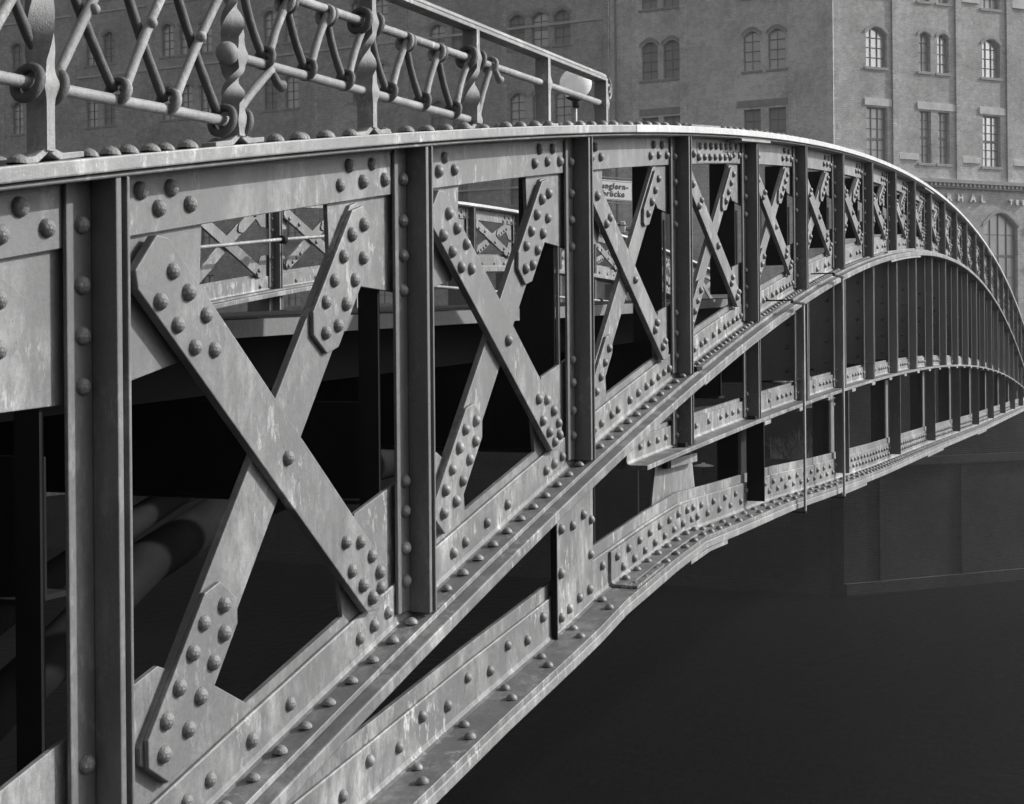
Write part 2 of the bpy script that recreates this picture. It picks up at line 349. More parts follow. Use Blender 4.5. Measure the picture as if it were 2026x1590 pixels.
# ---- posts
def post_seg(n, z0, z1, face_riv, far_x=False):
    x = n * L; mb = MB()
    mb.box(x - .040, x - .022, 0.004, .0715, z0, z1)           # outstanding leg
    mb.box(x - .010, x, 0.0, .0715, z0, z1)                    # twin leg beyond the gap
    mb.box(x - .022, x - .010, .05, .0715, z0, z1)
    mb.box(x - .112, x + .085, .072, .0832, z0 + .004, z1 - .004)   # legs riveted to the chords
    return mb.build('post', M_POST, bridge, bevel=.003)
NP = 25
for n in range(-1, NP):
    x = n * L
    o = post_seg(n, fM(x) + .0005, fT(x) - .001, True)
    # rear stiffener and rear legs seen between the gussets
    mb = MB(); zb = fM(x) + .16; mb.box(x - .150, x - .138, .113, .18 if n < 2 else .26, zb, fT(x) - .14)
    mb.build('stiffener', M_DARK, bridge)  # near-black colour stands in for shade on the rear side
    if n > 1: MB().box(x - .136, x - .120, .10, .112, zb + .1, fT(x) - .42).build('filler_strip', M_PAINT, bridge)
    for dz in (.085, .21, .315, .42): riv(x - .068, .072, fT(x) - dz - .02)
    if n < 3:
        for dz in (.10, .20, .31, .40): riv(x - .068, .072, fM(x) + dz)
        if n == 0: RIV[:] = [q for q in RIV if not (abs(q[0] + .068) < .001 and q[2] < -.5)]; riv(-.068, .072, -.834)
    else:
        for dz in (.09, .2, .3): riv(x - .068, .072, fM(x) + dz, r=.018)
    if n >= 3:
        zt = fM(x) - .064; zb = fD(x) + .0005
        if n % 2 == 0 and n >= 4: pass
        mb = MB()
        mb.box(x - .040, x - .022, 0.004, .0715, zb, zt); mb.box(x - .010, x, 0.0, .0715, zb, zt); mb.box(x - .022, x - .010, .05, .0715, zb, zt)
        mb.box(x - .112, x + .085, .072, .0832, zb + .004, zt)
        if n >= 5: mb.box(x - .052, x - .0405, 0.001, .36, zb + .13, zt)
        mb.build('post', M_POST2 if n >= 5 else M_POST, bridge, bevel=.003)
        for dz in (.14, .05): riv(x - .068, .072, zb + dz, r=.016)
        if n >= 5:
            for k in range(5):
                z = zb + .2 + k * .16
                if z < zt - .12: riv(x - .052, .14, z, 'x', .018)
    if n >= 4 and n % 2 == 0 and n < 24:
        zt = fD(x) - .023; zb = fB(x) + .05
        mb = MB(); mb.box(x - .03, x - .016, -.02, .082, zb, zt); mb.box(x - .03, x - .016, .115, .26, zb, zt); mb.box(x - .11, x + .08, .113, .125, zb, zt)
        mb.build('lower_post', M_DARK if n == 4 else M_POST, bridge)  # shaded face of the nearest lower post coloured near-black

# ---- gusset plates and crossed braces
def gscale(n): return 1.0 if n <= 2 else (.80 if n <= 4 else .66)
for n in range(-1, NP):
    x = n * L; g = gscale(n)
    wL = .61 if n == 0 else .41
    top = [(x - .457 * g, legT(x - .457 * g) + .03), (x - .444 * g, legT(x - .444 * g) - .15 * g), (x - .312 * g, legT(x) - (.30 if n else .355) * g), (x - .05, legT(x) - (.31 if n else .34) * g), (x + .117, legT(x + .117) - .32 * g),
           (x + .32 * g, legT(x + .32 * g) - .31 * g), (x + .368 * g, legT(x + .368 * g) - .14 * g), (x + .38 * g, legT(x + .38 * g) + .03)]
    zb = lambda q, h: legM(q) + h
    bot = [(x - .383 * g, zb(x - .383 * g, -.03)), (x - .413 * g, zb(x - .413 * g, .15 * g)), (x - .32 * g, zb(x - .32 * g, .29 * g)), (x - .12, zb(x - .12, .29 * g)), (x + .1, zb(x + .1, .29 * g)), (x + .2 * g, zb(x + .2 * g, .29 * g)),
           (x + (.39 if n > 0 else .415) * g, zb(x + .4 * g, .14 * g)), (x + wL * g, zb(x + wL * g, -.03))]
    MB().prism(top, .0985, .1125).build('gusset_plate', M_PAINT, bridge, bevel=.002)
    MB().prism(bot, .0982, .1122).build('gusset_plate', M_PAINT, bridge, bevel=.002)
def strip(p, q, w_, y0, y1, ch0, ch1):
    """bar from p to q in (x, z) with chamfered ends"""
    d = Vector((q[0] - p[0], q[1] - p[1])); l = d.length; d /= l; nn = Vector((d.y, -d.x)); P = Vector(p)
    def at(a, c): v = P + d * a + nn * c; return (v.x, v.y)
    h = w_ / 2
    pts = [at(ch0, h), at(l - ch1, h), at(l, h - ch1 * .75), at(l, -h + ch1 * .75), at(l - ch1, -h), at(ch0, -h), at(0, -h + ch0 * .75), at(0, h - ch0 * .75)]
    return MB().prism(pts, y0, y1), at, l
for n in range(-1, NP - 1):
    x = n * L
    W = .162 if n <= 0 else (.148 if n == 1 else (.118 if n == 2 else .105))
    pA, qA = (x + .123, legT(x + .123) - .038), (x + 1.165, legM(x + 1.165) + .02)
    pB, qB = (x + .165, legM(x + .165) + .065), (x + 1.13, legT(x + 1.13) - .05)
    if n >= 2: qB = (x + 1.10, legT(x + 1.10) - .03)
    # the rising brace lies behind the falling one
    mb2, atB, lB = strip(pB, qB, W - .004, .0845, .108, .03, .03); mb2.build('brace', M_PAINT, bridge, bevel=.003)
    mbA, atA, lA = strip(pA, qA, W, .058, .084, .034, .045); mbA.build('brace', M_PAINT, bridge, bevel=.003)
    # strap plates on the rising brace
    sl = .46 if n <= 1 else .36
    sw = .16 if n <= 1 else .10
    for end in (0, 1):
        P_ = atB(0, 0) if end == 0 else atB(lB, 0); Q_ = atB(sl, 0) if end == 0 else atB(lB - sl, 0)
        ms, atS, lS = strip(P_, Q_, sw, .070, .084, .05, .05); ms.build('strap_plate', M_PAINT, bridge, bevel=.003)
        if n <= 1:
            s_ = 1 if end == 0 else -1
            for a, c in ((.045, -.012), (.42, .0), (.11, -.046), (.125, .040), (.19, -.046), (.205, .040), (.275, -.046), (.29, .040), (.35, -.046), (.365, .040)):
                q = atS(a, c * s_); riv(q[0], .070, q[1])
        else:
            for a in (.05, .13, .21, .29): q = atS(a, 0); riv(q[0], .070, q[1], r=.0195)
    if n <= 1:
        tA = [(.04, .041), (.112, .044), (.052, -.042), (.195, .050), (.132, -.040), (.212, -.036), (.272, .010)]
        bA = [(-.275, 0), (-.21, .045), (-.13, .052), (-.195, -.041), (-.062, .043), (-.118, -.038), (-.028, .012), (-.05, -.036)]
    else:
        tA = [(.04, .0), (.19, -.025), (.21, .025)]; bA = [(-.24, -.022), (-.235, .022), (-.10, -.02), (-.085, .022)]
    for a, c in tA: q = atA(a + .052, -c + .008); riv(q[0], .058, q[1])
    for a, c in bA: q = atA(lA + a, -c); riv(q[0], .058, q[1])
    q = atA(lA * .53, 0); riv(q[0], .058, q[1])
    # chord rivets
    for dx, dz in ((.135, -.037), (.242, -.040), (.198, -.082), (.312, -.083), (1.04, -.036), (1.17, -.038), (.99, -.088), (1.116, -.086), (1.244, -.088)):
        if n > 5 and dx < .5: continue
        riv(x + dx, .084, fT(x + dx) + dz, r=.0205)
    if n == 3:
        for k in range(7): riv(x + .42 + k * .105, .0805, fT(x + .42 + k * .105) - .042); riv(x + .40 + k * .105, .0805, fT(x + .4 + k * .105) - .10)
    dm = (.28, .37, .541, .715, 1.076, 1.157, 1.242) if n < 2 else ((.2, .29, .42, .5, .66, .78, .9, .98, 1.08, 1.17, 1.25) if n < 5 else (.35, .7, 1.0, 1.15))
    for dx in dm: riv(x + dx, .084, fM(x + dx) + .062, r=.0195)
MB().prism([(4.58, legT(4.58) + .005), (5.42, legT(5.42) + .005), (5.42, fT(5.42) - .016), (4.58, fT(4.58) - .016)], .0805, .0838).build('splice_plate', M_PAINT, bridge, bevel=.001)
# flange rivets
x = -1.4
while x < 14:
    st = .118 if x < 4.25 else .075
    riv(x, .043, fM(x), 'z', .0195 if x < 4.2 else .017); x += st
x = 3.6; k = 0
while x < 16:
    riv(x, .084, fD(x) + .06, r=.0165); x += .13 if (k % 9) < 7 else .24; k += 1
for k in range(-4, 9):
    xx = 1.124 + k * .327
    if xx < 3.1:
        riv(xx, .084, fB(xx) + .112, r=.0195); riv(xx - .15, .084, fB(xx) + .055, r=.0195)
        riv(xx + .22, .045, fB(xx + .22), 'z', .0195); riv(xx + .14, -.015, fB(xx + .14), 'z', .0195)
x = 3.24
while x < 34:
    y = .071 if x < 4.35 else .084; d = .15 if x < 4.5 else (.235 if x < 9 else .16)
    riv(x, y, fB(x) + .115, r=.0195); riv(x + d * .5, y, fB(x) + .06, r=.0195)
    zz = .013 if x < 4.3 else 0
    riv(x + .03, .04, fB(x + .03) + zz, 'z', .0195)
    riv(x + .05 + d * .3, -.028, fB(x + .05 + d * .3) + (0 if x > 3.5 else .0), 'z', .0195); x += d
# rivets along the top of the top flange
x = -1.2; k = 0
while x < 30:
    if not any(abs(x - q) < .10 for q in (-.13, .54, 1.21, 1.93)):
        riv(x, .045, fT(x) + .0465, 'z', .024)
    riv(x + .06, .155, fT(x + .06) + .0465, 'z', .024)
    x += .132 if k % 5 else .2; k += 1

# ---- the far truss shares the near truss's meshes
near_parts = [o for o in bridge.children]
for o in near_parts:
    if o.name.startswith(('stiffener', 'filler', 'bolt', 'clip', 'splice', 'web_plate', 'hanger', 'bracket', 'lower_post')): continue
    xs_ = [v.co.x for v in o.data.vertices]
    if max(xs_) - min(xs_) < 3 and (max(xs_) < 3.0 or min(xs_) > 23): continue
    c = o.copy(); COL.objects.link(c); c.parent = bridge; c.location = (0, FAR, .0)

# ---- deck, cross beams, longitudinal girders; their shade is put into near-black iron
DY0, DY1 = .62, 3.9
xk = rng(X0, X1, .5)
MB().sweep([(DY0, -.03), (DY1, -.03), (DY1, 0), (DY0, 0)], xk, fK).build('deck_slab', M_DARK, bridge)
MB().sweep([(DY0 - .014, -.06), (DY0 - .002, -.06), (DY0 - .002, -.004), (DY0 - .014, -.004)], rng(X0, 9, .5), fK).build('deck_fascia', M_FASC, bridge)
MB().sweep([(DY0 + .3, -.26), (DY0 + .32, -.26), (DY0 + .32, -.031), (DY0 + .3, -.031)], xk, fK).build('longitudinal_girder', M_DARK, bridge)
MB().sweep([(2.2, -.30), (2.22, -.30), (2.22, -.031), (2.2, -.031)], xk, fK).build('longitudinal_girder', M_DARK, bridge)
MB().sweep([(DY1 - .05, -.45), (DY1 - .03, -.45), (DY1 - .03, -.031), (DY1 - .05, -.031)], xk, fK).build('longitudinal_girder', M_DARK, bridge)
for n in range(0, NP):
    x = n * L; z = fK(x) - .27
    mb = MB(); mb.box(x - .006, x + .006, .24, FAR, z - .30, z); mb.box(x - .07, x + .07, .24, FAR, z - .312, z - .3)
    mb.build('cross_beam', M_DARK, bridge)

# ---- rivets: the hundred largest in view as parts, the rest as one part
def proj(p):
    v = Vector((p[0], p[1], p[2])) - Vector((CAMX, CAMY, 0)); z = v.dot(FW)
    if z < .3: return None
    return 1013 + 2700 * v.dot(RT) / z, 708 - 2700 * v.z / z, z
dome, dv, df = dome_mesh('rivet', M_PAINT)
vis = []; rest = []
for q in RIV:
    p = proj(q)
    (vis if p and -20 < p[0] < 2046 and -20 < p[1] < 1610 else rest).append((p[2] / q[4] if p else 1e9, q))
vis.sort(key=lambda a: a[0])
rotm = {'y': Matrix.Rotation(R(90), 3, 'X'), 'z': Matrix.Identity(3), 'x': Matrix.Rotation(R(-90), 3, 'Y')}
for _, (x, y, z, ax, r) in vis[:100]:
    o = link('rivet', dome, bridge); o.location = (x, y, z)
    o.rotation_euler = rotm[ax].to_euler(); k = r * random.uniform(.95, 1.06); o.scale = (k, k, k * random.uniform(.9, 1.08))
mb = MB()
for _, (x, y, z, ax, r) in vis[100:] + rest:
    k = r * random.uniform(.94, 1.06)
    mb.add([Vector((x, y, z)) + rotm[ax] @ (Vector(v) * k) for v in dv], df)
    if ax == 'y' and 8 < x < 21: mb.add([Vector((x, y + FAR, z - .02)) + rotm[ax] @ (Vector(v) * k) for v in dv], df)
tag(mb.build('rivet', M_PAINT, bridge, True), kind='stuff')
print('rivets', len(RIV), 'visible', len(vis))

# ------------------------------------------------------------------ wrought iron railing on the top chord
rail = empty('iron_railing', (0, YC + .015, ZC), 'wrought iron railing with hooked bars and twisted posts on top of the bridge arch', 'railing')
z1 = lambda x: .572 + .04 * x
z2 = lambda x: .738 + .04 * x
z3 = lambda x: .930 + .05 * x
zh = lambda x: 1.032 + .0475 * x
def rodpath(f, a, b_, k=14): return [(a + (b_ - a) * i / k, 0, f(a + (b_ - a) * i / k) + random.uniform(-.0008, .0008)) for i in range(k + 1)]
MB().tube(rodpath(z1, -1.2, .53), .0135).build('rod', M_RAIL, rail, True)
MB().tube(rodpath(z2, .50, 1.93), .0135).build('rod', M_RAIL, rail, True)
MB().ball((.50, -.012, z2(.50)), .029).build('finial', M_RAIL, rail, True)
MB().tube(rodpath(z3, -1.2, 3.225, 24), .0135).build('rod', M_RAIL, rail, True)
hb = MB(); hb.sweep([(-.026, 0), (.026, 0), (.026, .013), (-.026, .013)], rng(-1.3, 3.25, .25), zh); hb.build('handrail_bar', M_RAIL, rail, bevel=.002)
ht = MB(); ht.sweep([(.021 * math.cos(a * math.pi / 8), .013 + .021 * math.sin(a * math.pi / 8) + .003) for a in range(0, 9)], rng(-1.3, 3.25, .25), zh); ht.build('handrail', M_EDGE, rail, True)
# scroll at the end of the handrail
sc_ = []
for i in range(26):
    a = R(80 - i * 22); rr = .048 - i * .0016
    sc_.append((3.262 + rr * math.cos(a) * .75, -.0, zh(3.25) - .035 + rr * math.sin(a)))
sp = MB()
for y in (-.022, -.011, 0, .011, .022): sp.tube([(p[0], y, p[2]) for p in sc_], .0062, 8)
sp.build('scroll', M_RAIL, rail, True)
def bar_post(x, ztop, eyes, twist=True):
    z0 = fT(x) + .047; n = 110; prof = []
    for i in range(n + 1):
        z = z0 + .02 + (ztop - z0 - .02) * i / n
        ang = 0
        if twist:
            lv = sorted(eyes + [ztop + .02]); 
            tot = 0
            for a, b_ in zip(lv, lv[1:]):
                lo, hi = a + .045, b_ - .035
                if hi - lo < .06: continue
                tt = min(1, max(0, (z - lo) / (hi - lo))); tot += math.pi * tt
            ang = tot
        e = max([math.exp(-((z - q) / .020) ** 2) for q in eyes] + [0])
        prof.append((z, ang, .0115 + .011 * e, .027 + .004 * e))
    vs = []; fs = []
    sq = [(1, 1), (-1, 1), (-1, -1), (1, -1)]
    for z, a, hx, hy in prof:
        for u, v in sq:
            px_, py_ = u * hx, v * hy; vs.append((x + px_ * math.cos(a) - py_ * math.sin(a), px_ * math.sin(a) + py_ * math.cos(a), z))
    for i in range(n):
        for k in range(4): fs.append((i * 4 + k, i * 4 + (k + 1) % 4, i * 4 + 4 + (k + 1) % 4, i * 4 + 4 + k))
    fs += [(3, 2, 1, 0), tuple(range(n * 4, n * 4 + 4))]
    o = MB().add(vs, fs).build('post', M_RAIL, rail, True); o.data.set_sharp_from_angle(angle=R(50))
    for s_ in (-1, 1):
        pts = [(0, .10), (.004, .05), (.018, .024), (.045, .013), (.115, .012), (.115, -.001), (.035, -.001), (.0, .018), (-.004, .03)]
        f0 = z0 if s_ < 0 else fT(x + .06) + .047
        if s_ > 0 and len(eyes) and min(eyes) - z0 < .05: continue
        MB().prism([(x + s_ * a * .9, z0 + b_ + (fT(x + s_ * a) - fT(x))) for a, b_ in pts], -.022, .022).build('foot', M_RAIL, rail, bevel=.002)
posts = [(-.13, [z1(-.13), z3(-.13)]), (.54, [z1(.53), z2(.54), z3(.54)]), (1.21, [z2(1.21), z3(1.21)]), (1.93, [z2(1.93), z3(1.93)]), (2.575, [z3(2.575)]), (3.232, [z3(3.225)])]
for i, (x, ey) in enumerate(posts): bar_post(x, zh(x), ey, i < 4)
def ring(x, y, z, r=.0245, mr=.009, tilt=0, sx=1):
    pts = []
    for i in range(21):
        a = 2 * math.pi * i / 20
        pts.append((x + r * .28 * math.cos(a + tilt) * sx, y + r * math.sin(a), z + r * math.cos(a)))
    return MB().tube(pts, mr, 8, False)
def hookbar(x0, za, x1, zb_, mat, y=0, loop0=True, loop1=True):
    """round bar whose ends wrap round the rods as hooks"""
    mb = MB(); dx, dz = x1 - x0, zb_ - za; l = math.hypot(dx, dz); ux, uz = dx / l, dz / l
    n = 12; mb.tube([(x0 + dx * (i / n), y + .006 * math.sin(math.pi * i / n), za + dz * (i / n)) for i in range(n + 1)], [.0115 + random.uniform(-.0006, .0006) for _ in range(n + 1)], 9)
    for (X, Z, f) in ((x0, za, loop0), (x1, zb_, loop1)):
        if f:
            r = ring(X, 0, Z); mb.add(r.v, r.f)
    return mb.build('lattice_bar', mat, rail, True)
def rings(x, z):
    mb = MB()
    for s_ in (-.036, .034):
        r = ring(x + s_, 0, z + s_ * .04, .033, .0105); mb.add(r.v, r.f)
    mb.build('collar', M_RAILD, rail, True)
for x, z in ((-.13, z1(-.13)), (.53, z1(.53)), (1.21, z3(1.21)), (1.93, z3(1.93))): rings(x, z)
# tall bay: diamond lattice between the first and third rods
nodes = [-.50, -.32, -.10, .11, .285, .49]
tops = [-.48, -.28, -.09, .11, .30, .50]
for i in range(len(nodes) - 1):
    hookbar(nodes[i] + .004, z1(nodes[i]) + .02, tops[i + 1] - .0, z3(tops[i + 1]) - .02, M_RAIL, -.012, loop0=nodes[i] > 0, loop1=False)
    hookbar(tops[i], z3(tops[i]) - .02, nodes[i + 1] - .004, z1(nodes[i + 1]) + .02, M_RAILD, .010, loop1=0 < nodes[i + 1] < .4, loop0=False)
for x, z in ((.016, .755), (.208, .768), (.391, .775), (-.2, .75)): MB().ball((x, -.016, z), .0125).build('boss', M_RAIL, rail, True)
# half-height bays: zigzag between the second and third rods
def zig(a, b_, f0, f1, k):
    st = (b_ - a) / k
    for i in range(k):
        hookbar(a + st * i + .008, f1(a + st * i) - .018, a + st * (i + .5) - .004, f0(a + st * (i + .5)) + .018, M_RAILD, .006, loop0=i > 0)
        hookbar(a + st * (i + .5) + .004, f0(a + st * (i + .5)) + .018, a + st * (i + 1) - .008, f1(a + st * (i + 1)) - .018, M_RAIL, -.006, loop0=False, loop1=i < k - 1)
zig(.585, 1.19, z2, z3, 3)
zig(1.235, 1.90, z2, z3, 3)
hookbar(.548, .62, .70, z2(.70) - .01, M_RAIL, -.008, False, False)
MB().tube([(.70, -.01, z2(.70) - .02), (.715, -.016, z2(.7) - .045), (.735, -.016, z2(.7) - .048)], [.011, .012, .017], 9).build('hook_end', M_RAILD, rail, True)
hookbar(1.955, fT(1.95) + .07, 2.085, z3(2.085), M_RAIL, -.006, False, True)
MB().tube([(2.085, -.02, z3(2.085) - .02), (2.10, -.025, z3(2.1) - .045), (2.115, -.025, z3(2.1) - .05)], [.010, .012, .016], 9).build('hook_end', M_RAIL, rail, True)

# ------------------------------------------------------------------ handrail rods along the far side of the deck
ped = empty('pipe_handrail', (0, 4.93, ZC), 'thin bright pipe handrails with clamp collars inside the far truss of the bridge', 'handrail')
MB().tube([(4, 0, .60), (6, 0, .83), (6.9, 0, .93), (8.06, 0, 1.08), (8.87, 0, 1.175), (9.9, 0, 1.27)], .017, 8).build('rail', M_EDGE, ped, True)
MB().tube([(3, 0, .02), (7.2, 0, .358), (8.05, 0, .413), (8.6, 0, .438), (11.2, 0, .5), (14, 0, .53), (18, 0, .54), (24, 0, .5)], .017, 8).build('rail', M_EDGE, ped, True)
MB().tube([(10.3, 0, .79), (11.2, 0, .797), (13.9, 0, .813), (18, 0, .83), (24, 0, .8)], .017, 8).build('rail', M_EDGE, ped, True)
for x, z in ((8.1, 1.082), (8.1, .415), (13.6, .812), (13.6, .527), (10.9, .797), (10.9, .494), (16.4, .822), (16.4, .535)):
    MB().tube([(x - .03, 0, z), (x + .03, 0, z)], .038, 12).build('collar', M_DARK, ped, True)

# ------------------------------------------------------------------ hanging rod frames in front of the truss
def hanger(x, dx, zt, zb_, lab):
    e = empty('hanging_rod', (x, -.10, ZC), lab, 'rod', 'hanging rod frames hooked over the arch')
    MB().box(-.016, .016, -.007, .007, zb_, zt).build('upright', M_RAIL, e, bevel=.003)
    MB().box(-dx, .016, -.008, .008, zt + .001, zt + .014).build('arm', M_DARK, e)
    MB().box(-dx, -dx + .014, -.007, .16, zt + .015, zt + .024).build('hook', M_DARK, e)
    MB().box(-.014, .014, -.006, .16, zb_ - .012, zb_ - .001).build('foot', M_DARK, e)
hanger(6.33, .34, .318, fB(6.3) - .075, 'slender rod frame hooked over the middle arch, left one of the two')
hanger(7.70, .34, .555, fB(7.7) - .075, 'slender rod frame hooked over the middle arch, right one of the two')

# ------------------------------------------------------------------ mains pipes under the deck
for (pts, r, lab) in (([(-.6, -1.55), (.55, -1.28), (1.15, -1.02), (1.7, -.74), (2.2, -.60), (2.7, -.54), (3.4, -.5), (7, -.3)], .085, 'thick dark mains pipe climbing under the bridge deck, the lower of the two'),
                      ([(-.6, -1.32), (.5, -1.02), (1.15, -.74), (1.9, -.50), (2.6, -.38), (7, -.2)], .05, 'thinner dark pipe under the bridge deck, above the thick mains pipe')):
    e = empty('mains_pipe', (0, 1.35, ZC), lab, 'pipe', 'pipes under the deck')
    P = []
    for (a, za), (b_, zb_) in zip(pts, pts[1:]):
        for k in range(5): P.append((a + (b_ - a) * k / 5, 0, za + (zb_ - za) * k / 5))
    MB().tube(P, r, 20).build('pipe_run', M_PIPE, e, True)

# ------------------------------------------------------------------ helpers to place things seen beyond the bridge
CAM = Vector((CAMX, CAMY, ZC))
def at(x, y, dist):
    """world point seen at photo pixel (x, y) at this distance along the view"""
    a = (x - 1013 - ROLL * (y - 708)) / 2700; b_ = -(y - 708 + ROLL * (x - 1013)) / 2700
    return CAM + FW * dist + RT * a * dist + UP * b_ * dist

# street lamp
p = at(1139, 165, 24)
lamp = empty('street_lamp', (p.x, p.y, ZC - .5), 'street lamp with a pale globe on a thin pole behind the end of the railing', 'street lamp')
zl = p.z - (ZC - .5)
MB().ball((0, 0, zl), .285, 28, 18, (1, 1, .93)).build('globe', M_OPAL, lamp, True)
MB().tube([(0, 0, zl - .29), (0, 0, zl - .26), (0, 0, zl - .245)], [.10, .16, .17], 18).build('collar', M_DARK, lamp, True)
MB().tube([(0, 0, zl - .42), (0, 0, zl - .29)], [.06, .065], 14).build('neck', M_DARK, lamp, True)
MB().tube([(0, 0, -3), (0, 0, zl - .42)], .02, 10).build('pole', M_STONE, lamp, True)

# bridge name sign
p = at(1214, 376, 21)
def text_mesh(s, size, mat, parent, ext=.004, off=0.0, name='lettering', align='CENTER', space=1.0):
    cu = bpy.data.curves.new(name, 'FONT'); cu.body = s; cu.size = size; cu.extrude = ext; cu.align_x = align; cu.offset = off; cu.space_character = space
    to = bpy.data.objects.new('tmp', cu); COL.objects.link(to)
    dg = bpy.context.evaluated_depsgraph_get(); me = bpy.data.meshes.new_from_object(to.evaluated_get(dg)); bpy.data.objects.remove(to)
    me.materials.clear(); me.materials.append(mat)
    o = bpy.data.objects.new(name, me); COL.objects.link(o); o.parent = parent; o.rotation_euler = (R(90), 0, 0); return o
sign = empty('name_sign', (p.x, p.y, ZC - .5), 'white enamel sign with the bridge name in black letters, in a thin double frame', 'sign', rot=math.atan2(RT.y, RT.x) + R(32))
zs = p.z - ZC + .5; hw, hh = .375, .155
def rframe(w_, h_, t_, y0, y1):
    mb = MB()
    mb.box(-w_, w_, y0, y1, zs + h_ - t_, zs + h_); mb.box(-w_, w_, y0, y1, zs - h_, zs - h_ + t_)
    mb.box(-w_, -w_ + t_, y0, y1, zs - h_ + t_, zs + h_ - t_); mb.box(w_ - t_, w_, y0, y1, zs - h_ + t_, zs + h_ - t_); return mb
MB().box(-hw, hw, 0, .012, zs - hh, zs + hh).build('plate', M_SIGNW, sign, bevel=.004)
rframe(hw - .012, hh - .012, .006, -.003, -.0005).build('border_line', M_SIGNG, sign)
rframe(hw + .045, hh + .045, .016, -.005, .02).build('frame', M_SIGNG, sign)
MB().box(-hw - .04, -hw - .025, 0, .02, -3, zs + hh + .1).build('support', M_SIGNG, sign); MB().box(hw + .048, hw + .064, 0, .02, -3, zs + hh + .1).build('support', M_SIGNG, sign)
for s_, z in (('Jungfern-', .022), ('br\u00fccke', -.095)):
    o = text_mesh(s_, .125, M_INK, sign, .001, .003, space=1.22); o.location = (0, -.0045, zs + z)

# white lantern on a bracket
p = at(1232, 450, 17)
lan = empty('bracket_lamp', (p.x, p.y, p.z), 'small white lantern box on the end of a light arm below the name sign', 'lantern', rot=math.atan2(RT.y, RT.x))
MB().box(-.03, .03, -.05, .05, -.075, .075).build('housing', M_GLOBE, lan, bevel=.012)
MB().box(-.034, .034, -.054, .054, .02, .03).build('band', M_SIGNG, lan)
MB().tube([(-.02, 0, .04), (-.14, .02, .045), (-.3, .2, .05)], .018, 8).build('arm', M_RAIL, lan, True)
MB().tube([(.03, 0, 0), (.14, 0, -.04), (.25, 0, -.05)], .03, 8).build('arm', M_RAIL, lan, True)

# ------------------------------------------------------------------ buildings across the canal
CX, DC = (1649 - 1013 + ROLL * 408) / 2700 * 60, 60
def frame_of(sg, ang):
    d2 = (sg * math.sin(R(ang)), math.cos(R(ang)))
    return (RT * d2[0] + FW * d2[1])
corner = CAM + RT * CX + FW * DC; corner.z = ZC
dR = frame_of(1, 67); dL = frame_of(-1, 66.5)
def facade_mesh(u0, u1, w0, w1, holes, mat, name, parent, y=0.0, depth=.28):
    """front face with arched or square openings and their reveals; local x = along, z = up, +y = into the wall"""
    bm = bmesh.new(); fv = []
    def loop(pts):
        vs = [bm.verts.new((a, y, c)) for a, c in pts]; es = [bm.edges.new((vs[i], vs[(i + 1) % len(vs)])) for i in range(len(vs))]; return vs, es
    es = loop([(u0, w0), (u1, w0), (u1, w1), (u0, w1)])[1]; hl = []
    for h in holes:
        v, e = loop(h); es += e; hl.append(v)
    bmesh.ops.triangle_fill(bm, edges=es, use_beauty=True, normal=(0, -1, 0))
    for v in hl:
        bk = [bm.verts.new((q.co.x, y + depth, q.co.z)) for q in v]
        for i in range(len(v)):
            j = (i + 1) % len(v); bm.faces.new((v[i], v[j], bk[j], bk[i]))
    me = bpy.data.meshes.new(name); bm.to_mesh(me); bm.free(); me.materials.append(mat)
    o = bpy.data.objects.new(name, me); COL.objects.link(o); o.parent = parent; return o
def opening(u, wd, z0, z1, arch):
    a, b_ = u - wd / 2, u + wd / 2
    if not arch: return [(a, z0), (b_, z0), (b_, z1), (a, z1)]
    rise = wd * arch; pts = [(a, z0), (b_, z0), (b_, z1 - rise)]
    for k in range(1, 8):
        q = k / 8; pts.append((b_ - wd * q, z1 - rise + rise * math.sin(math.pi * q)))
    return pts + [(a, z1 - rise)]
def window(parent, u, wd, z0, z1, arch, glass, cols, rows, trans=None, y=0.0):
    w_ = MB(); fr = .045; d0, d1 = y + .17, y + .22
    a, b_ = u - wd / 2, u + wd / 2
    for k in range(cols + 1): c = a + fr * .5 + (wd - fr) * k / cols; t_ = fr if k in (0, cols) else .026; w_.box(c - t_ / 2, c + t_ / 2, d0, d1, z0, z1)
    for k in range(rows + 1): c = z0 + (z1 - z0) * k / rows; t_ = .07 if k in (0, rows) else (.11 if trans == k else .026); w_.box(a, b_, d0 + .003, d1 - .003, c - t_ / 2, c + t_ / 2)
    f = w_.build('window', M_FRAME, parent)
    MB().box(a, b_, d1 + .002, d1 + .01, z0, z1).build('pane', glass, f)
    MB().box(a - .1, b_ + .1, y - .035, y + .17, z0 - .13, z0 - .02).build('sill', M_TRIM, f)
    if arch:
        pts = []; rise = wd * arch
        for k in range(11):
            q = k / 10; pts.append((b_ + .08 - (wd + .16) * q, z1 - rise + (rise + .04) * math.sin(math.pi * q)))
        out = [(x_, z_ + .16) for x_, z_ in reversed(pts)]
        MB().prism(pts + out, y - .025, y - .002).build('arch_lintel', M_TRIM, f)
    return f
def base_of(pt, d): return (pt.x, pt.y, 0.0), math.atan2(d.y, d.x)
